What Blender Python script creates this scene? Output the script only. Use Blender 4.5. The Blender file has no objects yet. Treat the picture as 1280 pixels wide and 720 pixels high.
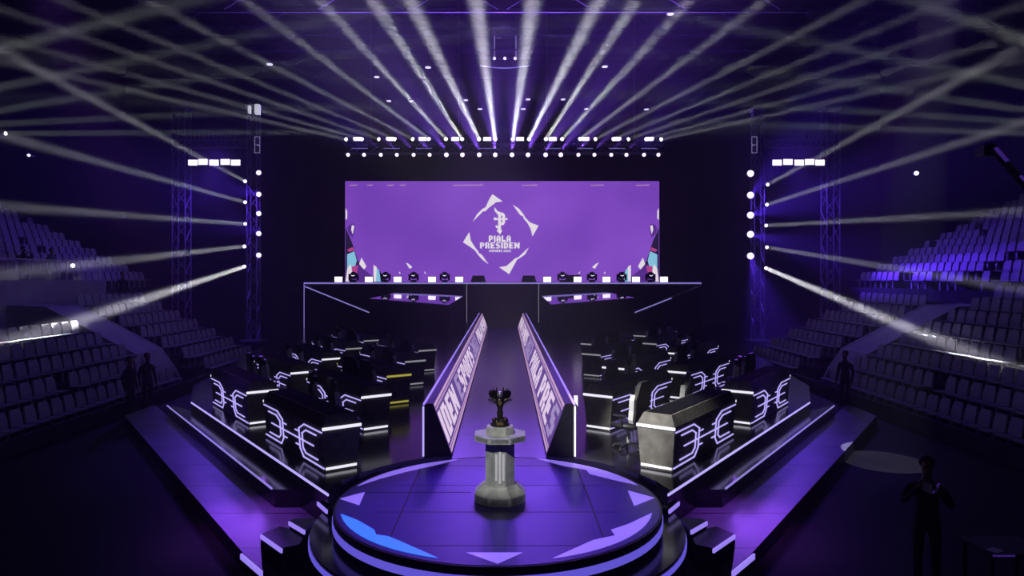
import bpy, bmesh, math, random
from mathutils import Vector, Matrix
random.seed(7)
sc = bpy.context.scene
COL = sc.collection
PI = math.pi
R = math.radians
F = 860.0            # focal length in pixels of the 1280 px wide frame
CX = 0.09            # the camera stands 9 cm off the axis of the walkway
H = 4.15             # eye height over the arena floor
VX, VY = 630.0, 345.0


def P(px, py, Y):
    """The point at distance Y seen at pixel (px, py)."""
    return Vector((CX + (px - VX) / F * Y, Y, H - (py - VY) / F * Y))


def PZ(px, py, Z):
    """The point at height Z seen at pixel (px, py)."""
    Y = F * (H - Z) / (py - VY)
    return Vector((CX + (px - VX) / F * Y, Y, Z))


# ------------------------------------------------------------------ materials
MATS = {}


def mat(name, col, rough=0.5, metal=0.0, emit=None, estr=0.0, noise=0.25, nscale=6.0, sample=False, spec=0.5):
    if name in MATS:
        return MATS[name]
    m = bpy.data.materials.new(name)
    m.use_nodes = True
    nt = m.node_tree
    b = nt.nodes['Principled BSDF']
    b.inputs['Roughness'].default_value = rough
    b.inputs['Metallic'].default_value = metal
    b.inputs['Specular IOR Level'].default_value = spec
    if noise > 0:
        tc = nt.nodes.new('ShaderNodeTexCoord')
        nz = nt.nodes.new('ShaderNodeTexNoise')
        nz.inputs['Scale'].default_value = nscale
        nz.inputs['Detail'].default_value = 5
        rp = nt.nodes.new('ShaderNodeValToRGB')
        rp.color_ramp.elements[0].position = 0.3
        rp.color_ramp.elements[1].position = 0.7
        rp.color_ramp.elements[0].color = tuple(c * (1 - noise) for c in col) + (1,)
        rp.color_ramp.elements[1].color = tuple(min(1, c * (1 + noise)) for c in col) + (1,)
        nt.links.new(tc.outputs['Object'], nz.inputs['Vector'])
        nt.links.new(nz.outputs['Fac'], rp.inputs['Fac'])
        nt.links.new(rp.outputs['Color'], b.inputs['Base Color'])
    else:
        b.inputs['Base Color'].default_value = tuple(col) + (1,)
    if emit is not None:
        b.inputs['Emission Color'].default_value = tuple(emit) + (1,)
        b.inputs['Emission Strength'].default_value = estr
        m.cycles.emission_sampling = 'AUTO' if sample else 'NONE'
    MATS[name] = m
    return m


M_FLOOR = mat('arena floor', (.010, .009, .011), .6, noise=.3, nscale=.6, spec=.1)
M_DARK = mat('dark wall', (.006, .006, .010), .9, noise=.3, nscale=.4, spec=.04)
M_CEIL = mat('dark ceiling', (.026, .026, .045), .8, noise=.4, nscale=.3, spec=.05)
M_STAND = mat('stand concrete', (.04, .036, .055), .8, noise=.3, nscale=1.5, spec=.1)
M_PARA = mat('painted parapet', (.40, .38, .44), .7, noise=.12, nscale=2, spec=.2)
M_GLASS = mat('railing acrylic', (.05, .05, .09), .1, noise=0)
M_BLK = mat('black stage cladding', (.007, .007, .010), .4, noise=.3, nscale=3, spec=.25)
M_BLKG = mat('black gloss deck', (.010, .009, .014), .16, noise=.3, nscale=2)
M_DECK = mat('grey vinyl deck', (.20, .18, .27), .34, noise=.15, nscale=1.5)
M_PURP = mat('violet gloss floor', (.065, .028, .30), .36, noise=.12, nscale=1.2)
M_SEAM = mat('floor seam', (.006, .005, .012), .5, noise=.1)
M_STEEL = mat('truss aluminium', (.35, .35, .40), .4, metal=.6, noise=.15, nscale=8)
M_FIX = mat('fixture black', (.014, .014, .018), .45, noise=.2, nscale=9)
M_FIXG = mat('fixture grey', (.30, .30, .32), .5, noise=.2, nscale=9)
M_STONE = mat('grey stone paint', (.34, .35, .325), .75, noise=.34, nscale=7)
M_STONED = mat('grey stone dark', (.17, .175, .17), .8, noise=.3, nscale=8)
M_WHITE = mat('white bar', (.82, .82, .84), .5, noise=.05)
M_DESK = mat('desk cladding', (.155, .15, .14), .8, noise=.28, nscale=7, spec=.1)
M_DTOP = mat('desk top', (.010, .010, .013), .9, noise=.2, spec=.05)
M_BRONZE = mat('dark bronze', (.055, .045, .028), .35, metal=.8, noise=.4, nscale=30)
M_GOLD = mat('gold plate', (.55, .42, .16), .35, metal=.9, noise=.2, nscale=30)
M_SILV = mat('silver ball', (.55, .55, .55), .4, metal=.7, noise=.2, nscale=40)
M_SEAT = mat('seat plastic', (.30, .30, .36), .55, noise=.1, nscale=4, spec=.25)
M_CHB = mat('chair black', (.02, .02, .022), .45, noise=.25, nscale=10)
M_CHW = mat('chair white', (.6, .6, .62), .5, noise=.1, nscale=10)
M_CLOTH = mat('black cloth', (.012, .012, .016), .85, noise=.3, nscale=12)
M_SKIN = mat('skin', (.30, .17, .11), .6, noise=.1, nscale=20)
M_HAIR = mat('black hair', (.01, .008, .008), .6, noise=.2, nscale=30)
M_BOTTLE = mat('water bottle', (.25, .28, .33), .15, noise=.1)
M_TEAL = mat('teal plastic', (.02, .20, .17), .4, emit=(.02, .30, .24), estr=.25, noise=.1)
M_LENS = mat('white lens', (.8, .8, .8), .3, emit=(1, .97, 1), estr=3, noise=0)
M_LENSV = mat('violet white lens', (.8, .8, .8), .3, emit=(.86, .74, 1), estr=1.8, noise=0)
M_LENSD = mat('small lamp', (.8, .8, .8), .3, emit=(.75, .7, 1), estr=1.6, noise=0)
M_BLIND = mat('blinder face', (.8, .8, .8), .3, emit=(.95, .88, 1), estr=1.8, noise=0)
M_LEDW = mat('white led strip', (.5, .5, .5), .4, emit=(.90, .88, 1), estr=1.05, noise=0)
M_LEDD = mat('dim led strip', (.3, .3, .3), .4, emit=(.8, .8, .9), estr=.30, noise=0)
M_LEDY = mat('yellow led strip', (.4, .4, .1), .4, emit=(.75, .68, .10), estr=.5, noise=0)
M_LEDP = mat('pattern led', (.5, .5, .6), .4, emit=(.50, .42, 1), estr=1.05, noise=0)
M_LEDV = mat('violet led strip', (.4, .3, .6), .4, emit=(.36, .25, 1), estr=.9, noise=0)
M_LEDE = mat('edge led strip', (.4, .3, .6), .4, emit=(.40, .34, .95), estr=.62, noise=0)
M_RING = mat('ring led band', (.3, .2, .6), .4, emit=(.16, .12, .85), estr=.75, noise=0)
M_INLV = mat('violet inlay', (.4, .3, .7), .3, emit=(.26, .16, .85), estr=.85, noise=0)
M_INLB = mat('blue inlay', (.1, .3, .8), .3, emit=(.035, .20, 1), estr=.9, noise=0)
M_SCR = mat('screen violet', (.01, .01, .01), .4, emit=(.205, .062, .52), estr=1.18, noise=0)
M_LOGO = mat('screen white', (.01, .01, .01), .4, emit=(.93, .85, .93), estr=1.0, noise=0)
M_BAN = mat('banner violet', (.01, .01, .01), .35, emit=(.085, .035, .24), estr=.9, noise=0)
M_BANT = mat('banner lettering', (.01, .01, .01), .35, emit=(.78, .62, .80), estr=.95, noise=0)
M_BANG = mat('banner grey lettering', (.01, .01, .01), .35, emit=(.34, .25, .50), estr=.95, noise=0)
M_BANP = mat('banner pink line', (.01, .01, .01), .35, emit=(.62, .38, .60), estr=.9, noise=0)
M_ARTC = mat('artwork cyan', (.01, .01, .01), .4, emit=(.30, .70, .95), estr=.9, noise=0)
M_ARTM = mat('artwork magenta', (.01, .01, .01), .4, emit=(.65, .08, .35), estr=.8, noise=0)
M_ARTD = mat('artwork dark', (.01, .01, .01), .4, emit=(.018, .012, .05), estr=1, noise=0)
M_ARTV = mat('artwork violet', (.01, .01, .01), .4, emit=(.11, .03, .30), estr=1, noise=0)
M_GLOWS = mat('violet glow', (.2, .1, .5), .4, emit=(.13, .05, .6), estr=.22, noise=0)  # table bar, and violet light painted as emission on crane and camera

# screen surface: slightly lighter towards the middle of the displayed picture
nt = M_SCR.node_tree
_b = nt.nodes['Principled BSDF']
_tc = nt.nodes.new('ShaderNodeTexCoord')
_nz = nt.nodes.new('ShaderNodeTexNoise')
_nz.inputs['Scale'].default_value = .12
_rp = nt.nodes.new('ShaderNodeValToRGB')
_rp.color_ramp.elements[0].position, _rp.color_ramp.elements[1].position = .35, .7
_rp.color_ramp.elements[0].color = (.17, .05, .45, 1)
_rp.color_ramp.elements[1].color = (.26, .085, .60, 1)
nt.links.new(_tc.outputs['Object'], _nz.inputs['Vector'])
nt.links.new(_nz.outputs['Fac'], _rp.inputs['Fac'])
nt.links.new(_rp.outputs['Color'], _b.inputs['Emission Color'])


def add_seams(m, period, offset, width):
    """Dark joints across the Y axis, every PERIOD metres, in the base colour of a decking material."""
    nt = m.node_tree
    b = nt.nodes['Principled BSDF']
    tc = nt.nodes.new('ShaderNodeTexCoord')
    sx = nt.nodes.new('ShaderNodeSeparateXYZ')
    nt.links.new(tc.outputs['Object'], sx.inputs[0])

    def op(kind, a, v):
        n = nt.nodes.new('ShaderNodeMath')
        n.operation = kind
        nt.links.new(a, n.inputs[0])
        n.inputs[1].default_value = v
        return n.outputs[0]
    x = op('ADD', sx.outputs['Y'], offset)
    x = op('MODULO', x, period)
    x = op('GREATER_THAN', x, width)
    mx = nt.nodes.new('ShaderNodeMix')
    mx.data_type = 'RGBA'
    mx.inputs[6].default_value = (.004, .003, .008, 1)
    src = b.inputs['Base Color'].links[0].from_socket
    nt.links.new(x, mx.inputs[0])
    nt.links.new(src, mx.inputs[7])
    nt.links.new(mx.outputs[2], b.inputs['Base Color'])


M_WALK = mat('violet gloss walkway', (.06, .028, .26), .25, noise=.12, nscale=1.2)
add_seams(M_WALK, 1.22, 100.0, .02)
add_seams(M_DECK, 1.45, 100.35, .03)


# ------------------------------------------------------------------ mesh builder
class MB:
    def __init__(s):
        s.v, s.f = [], []

    def add(s, vs, fs):
        o = len(s.v)
        s.v += [Vector(v) for v in vs]
        s.f += [tuple(i + o for i in f) for f in fs]
        return s

    def hexa(s, b, t):
        """Loft between two rings of equal length, capped."""
        n = len(b)
        fs = [tuple(range(n - 1, -1, -1)), tuple(range(n, 2 * n))]
        fs += [(i, (i + 1) % n, n + (i + 1) % n, n + i) for i in range(n)]
        return s.add(list(b) + list(t), fs)

    def loft(s, rings):
        n = len(rings[0])
        vs = [p for r in rings for p in r]
        fs = [tuple(range(n - 1, -1, -1)), tuple(range((len(rings) - 1) * n, len(rings) * n))]
        for k in range(len(rings) - 1):
            a = k * n
            fs += [(a + i, a + (i + 1) % n, a + n + (i + 1) % n, a + n + i) for i in range(n)]
        return s.add(vs, fs)

    def box(s, c, d, rz=0.0):
        c = Vector(c)
        x, y, z = d[0] / 2, d[1] / 2, d[2] / 2
        m = Matrix.Rotation(rz, 3, 'Z')
        q = lambda a, b_, e: c + m @ Vector((a * x, b_ * y, e * z))
        return s.hexa([q(-1, -1, -1), q(1, -1, -1), q(1, 1, -1), q(-1, 1, -1)], [q(-1, -1, 1), q(1, -1, 1), q(1, 1, 1), q(-1, 1, 1)])

    def prism(s, pts, z0, z1):
        return s.hexa([(p[0], p[1], z0) for p in pts], [(p[0], p[1], z1) for p in pts])

    def bar(s, p, q, w, h=None, up=(0, 0, 1)):
        """Square bar from p to q, w wide and h high."""
        p, q = Vector(p), Vector(q)
        h = h or w
        d = (q - p).normalized()
        u = Vector(up)
        if abs(d.dot(u)) > .98:
            u = Vector((1, 0, 0))
        a = d.cross(u).normalized() * w / 2
        b = a.cross(d).normalized() * h / 2
        ring = lambda c: [c - a - b, c + a - b, c + a + b, c - a + b]
        return s.hexa(ring(p), ring(q))

    def tube(s, p, q, r, r2=None, n=8):
        p, q = Vector(p), Vector(q)
        r2 = r if r2 is None else r2
        d = (q - p).normalized()
        u = Vector((0, 0, 1)) if abs(d.z) < .95 else Vector((1, 0, 0))
        a = d.cross(u).normalized()
        b = d.cross(a).normalized()
        ring = lambda c, rr: [c + (a * math.cos(2 * PI * i / n) + b * math.sin(2 * PI * i / n)) * rr for i in range(n)]
        return s.hexa(ring(p, r), ring(q, r2))

    def lathe(s, prof, n=24, c=(0, 0, 0), phase=0.0):
        c = Vector(c)
        rings = [[c + Vector((r * math.cos(2 * PI * i / n + phase), r * math.sin(2 * PI * i / n + phase), z)) for i in range(n)] for r, z in prof]
        return s.loft(rings)

    def ball(s, c, r, n=12, sz=1.0):
        c = Vector(c)
        prof = [(max(r * math.sin(PI * k / 8), r * .02), -r * sz * math.cos(PI * k / 8)) for k in range(9)]
        return s.lathe(prof, n, c)

    def quad(s, *pts):
        return s.add(pts, [tuple(range(len(pts)))])

    def slab(s, pts, d):
        """Outline pts pushed back by the vector d."""
        d = Vector(d)
        a = [Vector(p) for p in pts]
        return s.hexa([p + d for p in a], a)

    def build(s, name, m, parent=None, smooth=False):
        me = bpy.data.meshes.new(name)
        off = parent.location if parent is not None and parent.parent is None else Vector((0, 0, 0))
        if parent is not None and parent.parent is not None:
            off = parent.parent.location
        me.from_pydata([tuple(v - off) for v in s.v], [], s.f)
        bm = bmesh.new()
        bm.from_mesh(me)
        bmesh.ops.recalc_face_normals(bm, faces=bm.faces[:])
        bm.to_mesh(me)
        bm.free()
        if smooth:
            for p in me.polygons:
                p.use_smooth = True
        me.materials.append(m)
        o = bpy.data.objects.new(name, me)
        COL.objects.link(o)
        if parent is not None:
            o.parent = parent
        return o


def tag(o, label=None, cat=None, group=None, kind=None):
    if label:
        o['label'] = label
    if cat:
        o['category'] = cat
    if group:
        o['group'] = group
    if kind:
        o['kind'] = kind
    return o


def thing(name, label, cat, loc=(0, 0, 0), group=None):
    o = bpy.data.objects.new(name, None)
    o.empty_display_size = .1
    COL.objects.link(o)
    o.location = loc
    return tag(o, label, cat, group)


def dup(root, loc, label=None, group=None, rotz=None, quat=None, scale=None):
    r = root.copy()
    COL.objects.link(r)
    r.location = loc
    if rotz is not None:
        r.rotation_euler = (0, 0, rotz)
    if quat is not None:
        r.rotation_mode = 'QUATERNION'
        r.rotation_quaternion = quat
    if scale is not None:
        r.scale = scale if isinstance(scale, tuple) else (scale,) * 3
    if label:
        r['label'] = label
    if group:
        r['group'] = group
    for ch in list(root.children):
        c = ch.copy()
        COL.objects.link(c)
        c.parent = r
        for g in ch.children:
            d = g.copy()
            COL.objects.link(d)
            d.parent = c
    return r


class Stamp:
    """Places a thing: the first call moves the thing itself, the next ones copy it."""

    def __init__(s, root):
        s.root, s.used = root, False

    def __call__(s, loc, label, group, rotz=0.0, quat=None, scale=None):
        if s.used:
            return dup(s.root, loc, label, group, rotz if quat is None else None, quat, scale)
        s.used = True
        r = s.root
        r.location = loc
        if quat is not None:
            r.rotation_mode = 'QUATERNION'
            r.rotation_quaternion = quat
        else:
            r.rotation_euler = (0, 0, rotz)
        if scale is not None:
            r.scale = scale if isinstance(scale, tuple) else (scale,) * 3
        r['label'], r['group'] = label, group
        return r


ORD = ['first', 'second', 'third', 'fourth', 'fifth', 'sixth', 'seventh', 'eighth', 'ninth', 'tenth', 'eleventh', 'twelfth', 'thirteenth',
       'fourteenth', 'fifteenth', 'sixteenth', 'seventeenth', 'eighteenth', 'nineteenth', 'twentieth']


def spot(src, dst, ang, pw, col=(1, 1, 1), blend=.5, rad=.05, name='spot_light'):
    l = bpy.data.lights.new(name, 'SPOT')
    l.energy, l.spot_size, l.spot_blend, l.color, l.shadow_soft_size = pw, R(ang), blend, col, rad
    o = bpy.data.objects.new(name, l)
    COL.objects.link(o)
    o.location = src
    o.rotation_euler = (Vector(dst) - Vector(src)).to_track_quat('-Z', 'Y').to_euler()
    return o


# ------------------------------------------------------------------ block lettering on a grid
GLY = {
    'P': ['11110', '11011', '11011', '11110', '11000', '11000'],
    'I': ['11', '11', '11', '11', '11', '11'],
    'A': ['01110', '11011', '11011', '11111', '11011', '11011'],
    'L': ['11000', '11000', '11000', '11000', '11111', '11111'],
    'R': ['11110', '11011', '11011', '11110', '11011', '11011'],
    'E': ['11111', '11000', '11110', '11110', '11000', '11111'],
    'S': ['01111', '11000', '11110', '01111', '00011', '11110'],
    'D': ['11110', '11011', '11011', '11011', '11011', '11110'],
    'N': ['110011', '111011', '111111', '111111', '110111', '110011'],
    'O': ['01110', '11011', '11011', '11011', '11011', '01110'],
    'T': ['11111', '11111', '01110', '01110', '01110', '01110'],
    '2': ['11110', '00011', '00011', '01110', '11000', '11111'],
    '0': ['01110', '11011', '11011', '11011', '11011', '01110'],
    '3': ['11110', '00011', '01110', '00011', '00011', '11110'],
}


def text_cells(txt):
    """(rectangles in cell units, total width); y runs 0..6 upwards."""
    x, out = 0, []
    for ch in txt:
        if ch == ' ':
            x += 3
            continue
        g = GLY[ch]
        w = len(g[0])
        for r, row in enumerate(g):
            c = 0
            while c < w:
                if row[c] == '1':
                    e = c
                    while e < w and row[e] == '1':
                        e += 1
                    out.append((x + c, 5 - r, x + e, 6 - r))
                    c = e
                else:
                    c += 1
        x += w + 1
    return out, x - 1


# ================================================================== SETTING
def struct(o):
    o['kind'] = 'structure'
    return o


struct(MB().box((0, 26, -.1), (90, 72, .2)).build('floor', M_FLOOR))
struct(MB().box((0, 60, 12), (90, .4, 24.4)).build('wall_back', M_DARK))
struct(MB().box((-33, 26, 12), (.4, 72, 24.4)).build('wall_left', M_DARK))
struct(MB().box((33, 26, 12), (.4, 72, 24.4)).build('wall_right', M_DARK))
cl = MB().box((0, 26, 23.2), (66.4, 72, .3))
for k in range(14):                                   # purlins of the roof deck
    cl.box((0, 34 + k * 1.9, 22.9), (66, .18, .35))
struct(cl.build('ceiling', M_CEIL))

E1 = Vector((-.588, .809, 0))
XU, XS, XD = 5.10, 4.66, 3.46                         # outer edges X = c - .727 Y: platform, step, violet deck


def eX(c, Y):
    return c - .727 * Y                               # negative, left side


def sl(s, pts):
    """Mirror a left-side outline to the side s (-1 left, +1 right)."""
    return [(-s * x, y) for x, y in pts]


for s, side in ((-1, 'left'), (1, 'right')):
    # raised desk platform, cut out around the round stage
    r0 = 2.735
    arc = [(-r0 * math.sin(R(a)), 10.3 + r0 * math.cos(R(a))) for a in (0, 10, 20, 30, 40, 50, 60, 70, 80)]
    pts = sl(s, arc + [(eX(XU, 10.62), 10.62), (eX(XU, 18.4), 18.4), (-9.4, 21), (-13.2, 43.0), (-13.2, 44.8), (0, 44.8)])
    t = thing('desk_platform', f'raised black gloss platform carrying the team desks on the {side} of the walkway', 'platform', (0, 0, 0), 'desk platforms')
    MB().prism(pts, 0, .8).build('deck', M_BLKG, t)
    a, b = sl(s, [(eX(XU, 10.6), 10.6), (eX(XU, 18.35), 18.35)])
    nx = Vector((s * .809, -.588, 0)) * .012
    MB().bar(Vector((*a, .775)) + nx, Vector((*b, .775)) + nx, .02, .032).build('edge_light', M_LEDP, t)
    # intermediate step
    t = thing('platform_step', f'long black step with a thin lit edge below the {side} desk platform', 'step', (0, 0, 0), 'platform steps')
    pts = sl(s, [(eX(XU, 11.6) + .004, 11.6), (eX(XS, 11.6), 11.6), (eX(XS, 19.2), 19.2), (eX(XU, 18.4) + .004, 18.4)])
    MB().prism(pts, 0, .55).build('tread', M_BLKG, t)
    a, b = sl(s, [(eX(XS, 11.7), 11.7), (eX(XS, 19.2), 19.2)])
    MB().bar(Vector((*a, .535)) + nx, Vector((*b, .535)) + nx, .02, .03).build('edge_light', M_LEDE, t)
    # violet lit lower deck
    t = thing('lower_deck', f'low grey vinyl deck washed violet along the {side} platform steps', 'platform', (0, 0, 0), 'lower decks')
    arc = [(-r0 * math.sin(R(a)), 10.3 + r0 * math.cos(R(a))) for a in (88, 92, 98, 104, 110, 116)]
    pts = sl(s, [(-3.12, 9.14), (eX(XD, 9.72), 9.72), (eX(XD, 19.2), 19.2), (-10.5, 20.8), (eX(XS, 20.8) + .0, 20.8), (eX(XS, 11.59) + -.004, 11.59), (eX(XU, 11.59) - .004, 11.59), (eX(XU, 10.9) - .004, 10.9), (-3.07, 10.47), (-3.31, 10.44), (-3.495, 10.12)])
    MB().prism(pts, 0, .246).build('deck', M_BLK, t)
    MB().prism(pts, .247, .25).build('vinyl_top', M_DECK, t)
    a, b = sl(s, [(eX(XD, 9.72) - .01, 9.70), (-3.12, 9.12)])
    MB().bar((*a, .20), (*b, .20), .03, .075).build('edge_light', M_LEDV, t)
    # three corner steps between the deck and the round stage
    for k, (A, B, z0, z1) in enumerate((((-3.48, 10.12), (-3.0, 9.58), 0, .36), ((-3.14, 10.35), (-2.80, 9.98), 0, .47), ((-2.85, 10.86), (-2.60, 10.47), .502, .60))):
        word = ('lowest', 'middle', 'highest')[k]
        t = thing('corner_step', f'{word} of the black corner steps beside the round stage on the {side}', 'step', (0, 0, 0), 'corner steps')
        outl = ([A, (-3.30, 10.42), (-3.16, 10.34), (-2.82, 9.96), (-2.80, 9.72), B], [A, (-3.06, 10.45), (-2.77, 10.45), B], [A, (-2.72, 10.90), (-2.50, 10.56), B])[k]
        MB().prism(sl(s, outl), z0, z1).build('tread', M_BLK, t)
        a, b = sl(s, [A, B])
        d = Vector((0, -.012, 0))
        MB().bar(Vector((*a, z1 - .035)) + d, Vector((*b, z1 - .035)) + d, .025, .06).build('edge_light', M_LEDV, t)

# ------------------------------------------------------------------ round stage
C0 = Vector((0, 10.3, 0))
t = thing('round_stage', 'round violet two tier stage with glowing arrow inlays under the trophy pedestal', 'stage', C0)
MB().lathe([(2.72, 0), (2.72, .50)], 96, C0).build('lower_ring', M_BLKG, t)
MB().lathe([(2.735, .38), (2.735, .45)], 96, C0).build('lower_ring_light', M_RING, t)
MB().lathe([(2.40, .50), (2.40, .806)], 96, C0).build('upper_drum', M_BLK, t)
MB().lathe([(2.412, .60), (2.412, .70)], 96, C0).build('upper_ring_light', M_RING, t)
MB().lathe([(2.37, .806), (2.37, .812)], 96, C0).build('top_floor', M_PURP, t)
zt = .8125
sm = MB()
for x in (-1.36, 1.36):
    sm.bar((x, 10.3 - 1.85, zt), (x, 10.3 + 1.85, zt), .022, .003)
for y in (8.52, 9.73, 10.98, 12.1):
    w = math.sqrt(max(0, 2.3 ** 2 - (y - 10.3) ** 2))
    sm.bar((-w * .78, y, zt), (w * .78, y, zt), .012, .003)
sm.bar((-2.1, 10.62, zt), (-.42, 10.62, zt), .03, .003)
sm.build('seam', M_SEAM, t)


def inlay(px, m, word):
    g = [PZ(x, y, .82) for x, y in px]
    MB().slab(g, (0, 0, -.012)).build('inlay_light', m, t)['label'] = word


def crescent(tip0, inner, tip1, m, word, r=2.15):
    """Crescent inlay: the outer side follows the rim of the disc, the inner side is drawn point by point."""
    a = [PZ(*q, .82) for q in [tip0] + inner + [tip1]]
    an = lambda p: math.atan2(p.x, p.y - 10.3)
    t1, t0 = an(a[-1]), an(a[0])
    if t1 - t0 > PI:
        t1 -= 2 * PI
    if t0 - t1 > PI:
        t1 += 2 * PI
    ra, rb = (Vector((a[-1].x, a[-1].y - 10.3))).length, (Vector((a[0].x, a[0].y - 10.3))).length
    out = []
    for k in range(1, 14):
        f = k / 14
        th = t1 + (t0 - t1) * f
        rr = ra + (rb - ra) * f
        rr = rr + (max(r, rr) - rr) * min(1, 4 * f * (1 - f) * 1.3)
        out.append(Vector((rr * math.sin(th), 10.3 + rr * math.cos(th), .82)))
    MB().slab(a + out, (0, 0, -.012)).build('inlay_light', m, t)['label'] = word


crescent((426, 642), [(447, 650), (468, 662), (470, 668), (485, 670), (502, 677)], (547, 697), M_INLB, 'blue crescent inlay')
crescent((691, 697.5), [(741, 675), (769, 669), (764, 662), (785, 655)], (815, 641), M_INLV, 'violet crescent inlay')
crescent((573, 574), [(540, 582), (505, 590), (475, 598)], (447, 607), M_INLV, 'violet crescent inlay', 2.16)
crescent((797, 606), [(765, 599), (737, 592), (733, 587), (705, 582)], (671, 573), M_INLV, 'violet crescent inlay', 2.16)
inlay([(583, 690.5), (653, 690.5), (622, 704)], M_INLV, 'violet triangle inlay')
inlay([(425, 623), (456, 615), (449, 631)], M_INLV, 'violet triangle inlay')
inlay([(785, 613), (818, 622), (793, 632)], M_INLV, 'violet triangle inlay')

# ------------------------------------------------------------------ walkway with lettered banner walls
t = thing('walkway', 'violet gloss walkway leading from the round stage to the dark stage front', 'walkway', (0, 12.0, 0))
wk = MB()
n = 12
arc = [(2.41 * math.sin(a), 10.3 + 2.41 * math.cos(a)) for a in [R(-21 + 42 * i / n) for i in range(n + 1)]]
wk.prism(arc + [(.875, 13.0), (.875, 44.6), (-.875, 44.6), (-.875, 13.0)], .801, .812)
wk.build('deck', M_WALK, t)
WY0, WY1 = 12.72, 44.2
for s, side in ((-1, 'left'), (1, 'right')):
    t = thing('banner_wall', 'sloped violet banner wall reading ' + ('DEN ESPORTS 2022 PIALA' if s < 0 else 'PIALA PRES') + f' on the {side} of the walkway', 'banner', (s * 1.2, WY0, .8), 'banner walls')
    prof = lambda y, g=0.0: [Vector((s * (1.40 + g), y, .812)), Vector((s * (1.40 + g), y, 1.74)), Vector((s * (1.36 + g), y, 1.79)), Vector((s * (1.23 + g), y, 1.79)), Vector((s * (.885 + g), y, .86)), Vector((s * (.885 + g), y, .812))]
    MB().hexa(prof(WY0), prof(WY1, .1)).build('wall_body', M_BLK, t)
    # inner sloped display
    fr = lambda y: (y - WY0) / (WY1 - WY0) * .1
    nrm = Vector((-s * .938, 0, .348))
    pt = lambda y, v, o=.012: Vector((s * (.885 + fr(y) + .345 * v), y, .86 + .93 * v)) + nrm * o
    MB().slab([pt(WY0 + .02, .0), pt(WY1, .0), pt(WY1, .99), pt(WY0 + .02, .99)], -nrm * .01).build('display', M_BAN, t)
    ln = MB()
    for v0, v1 in ((.02, .07), (.10, .125), (.86, .885), (.92, .975)):
        ln.slab([pt(WY0 + .03, v0, .016), pt(WY1, v0, .016), pt(WY1, v1, .016), pt(WY0 + .03, v1, .016)], -nrm * .006)
    ln.build('border_line', M_BANP, t)
    white, grey = MB(), MB()
    if s < 0:
        lay = [('IDEN', 12.78, 16.35, 'w'), ('ESPORTS', 17.1, 25.1, 'w'), ('2022', 25.9, 30.0, 'g'), ('PIALA', 31.2, 36.2, 'w'), ('PRESIDEN', 36.9, 44, 'w')]
    else:
        lay = [('PRES', 18.0, 13.0, 'w'), ('PIALA', 24.0, 18.9, 'w'), ('2022', 29.2, 25.2, 'g'), ('ESPORTS', 37.4, 30.0, 'w'), ('PRESIDEN', 44.0, 38.2, 'w')]
    for w, ya, yb, c in lay:
        cells, tot = text_cells(w)
        k = (yb - ya) / tot
        nl = len(w)
        for (x0, y0, x1, y1) in cells:
            v0, v1 = .19 + y0 / 6 * .60, .19 + y1 / 6 * .60
            g = grey if c == 'g' or (w == 'ESPORTS' and s < 0 and x0 < 6) or (w == 'PRES' and x0 >= 18) else white
            g.slab([pt(ya + k * x0, v0, .018), pt(ya + k * x1, v0, .018), pt(ya + k * x1, v1, .018), pt(ya + k * x0, v1, .018)], -nrm * .006)
    white.build('lettering', M_BANT, t)
    grey.build('lettering', M_BANG, t)['label'] = 'greyed lettering'
    el = MB()
    el.bar((s * 1.40, WY0 - .012, .82), (s * 1.40, WY0 - .012, 1.74), .045, .03)
    el.build('end_light', M_LEDP if s < 0 else M_LEDW, t)
    if s > 0:
        MB().box((1.47, WY0 + .5, 1.72), (.07, .06, .26)).build('tag_plate', M_WHITE, t)
    el = MB()
    el.bar((s * 1.385, WY0, 1.775), (s * 1.485, WY1 - .3, 1.775), .05, .035)
    el.build('top_light', M_LEDV, t)

# ------------------------------------------------------------------ trophy pedestal
t = thing('trophy_pedestal', 'octagonal grey stone-look pedestal with three white bars carrying the trophy', 'pedestal', (0.03, 10.3, .8145))
pc = Vector((0.03, 10.3, .8145))
oc = lambda prof: MB().lathe([(r / math.cos(PI / 8), z) for r, z in prof], 8, pc, PI / 8)
oc([(.375, 0), (.375, .12), (.365, .13), (.25, .24), (.235, .24)]).build('base', M_STONE, t)
for k in range(8):
    a = k * PI / 4
    d = Vector((math.cos(a), math.sin(a), 0))
    q = Vector((-d.y, d.x, 0))
    c = pc + d * .377 + Vector((0, 0, .062))
    MB().slab([c - q * .12 - Vector((0, 0, .04)), c + q * .12 - Vector((0, 0, .04)), c + q * .12 + Vector((0, 0, .04)), c - q * .12 + Vector((0, 0, .04))], -d * .004).build('inset_panel', M_STONED, t)
oc([(.215, .235), (.215, .845)]).build('shaft', M_STONE, t)
oc([(.20, .845), (.20, .885)]).build('neck', M_BLK, t)
oc([(.30, .882), (.375, .90), (.375, .985), (.36, .99), (.19, .99)]).build('cap', M_STONE, t)
for k in range(8):
    a = k * PI / 4
    d = Vector((math.cos(a), math.sin(a), 0))
    q = Vector((-d.y, d.x, 0))
    c = pc + d * .377 + Vector((0, 0, .943))
    MB().slab([c - q * .125 - Vector((0, 0, .025)), c + q * .125 - Vector((0, 0, .025)), c + q * .125 + Vector((0, 0, .025)), c - q * .125 + Vector((0, 0, .025))], -d * .004).build('inset_panel', M_STONED, t)
oc([(.21, .988), (.195, 1.095), (.185, 1.10)]).build('plinth', M_STONE, t)
for x, z0, z1 in ((-.052, .335, .72), (0, .29, .765), (.052, .335, .72)):
    MB().box(pc + Vector((x, -.217, (z0 + z1) / 2)), (.034, .016, z1 - z0)).build('white_bar', M_WHITE, t)

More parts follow.
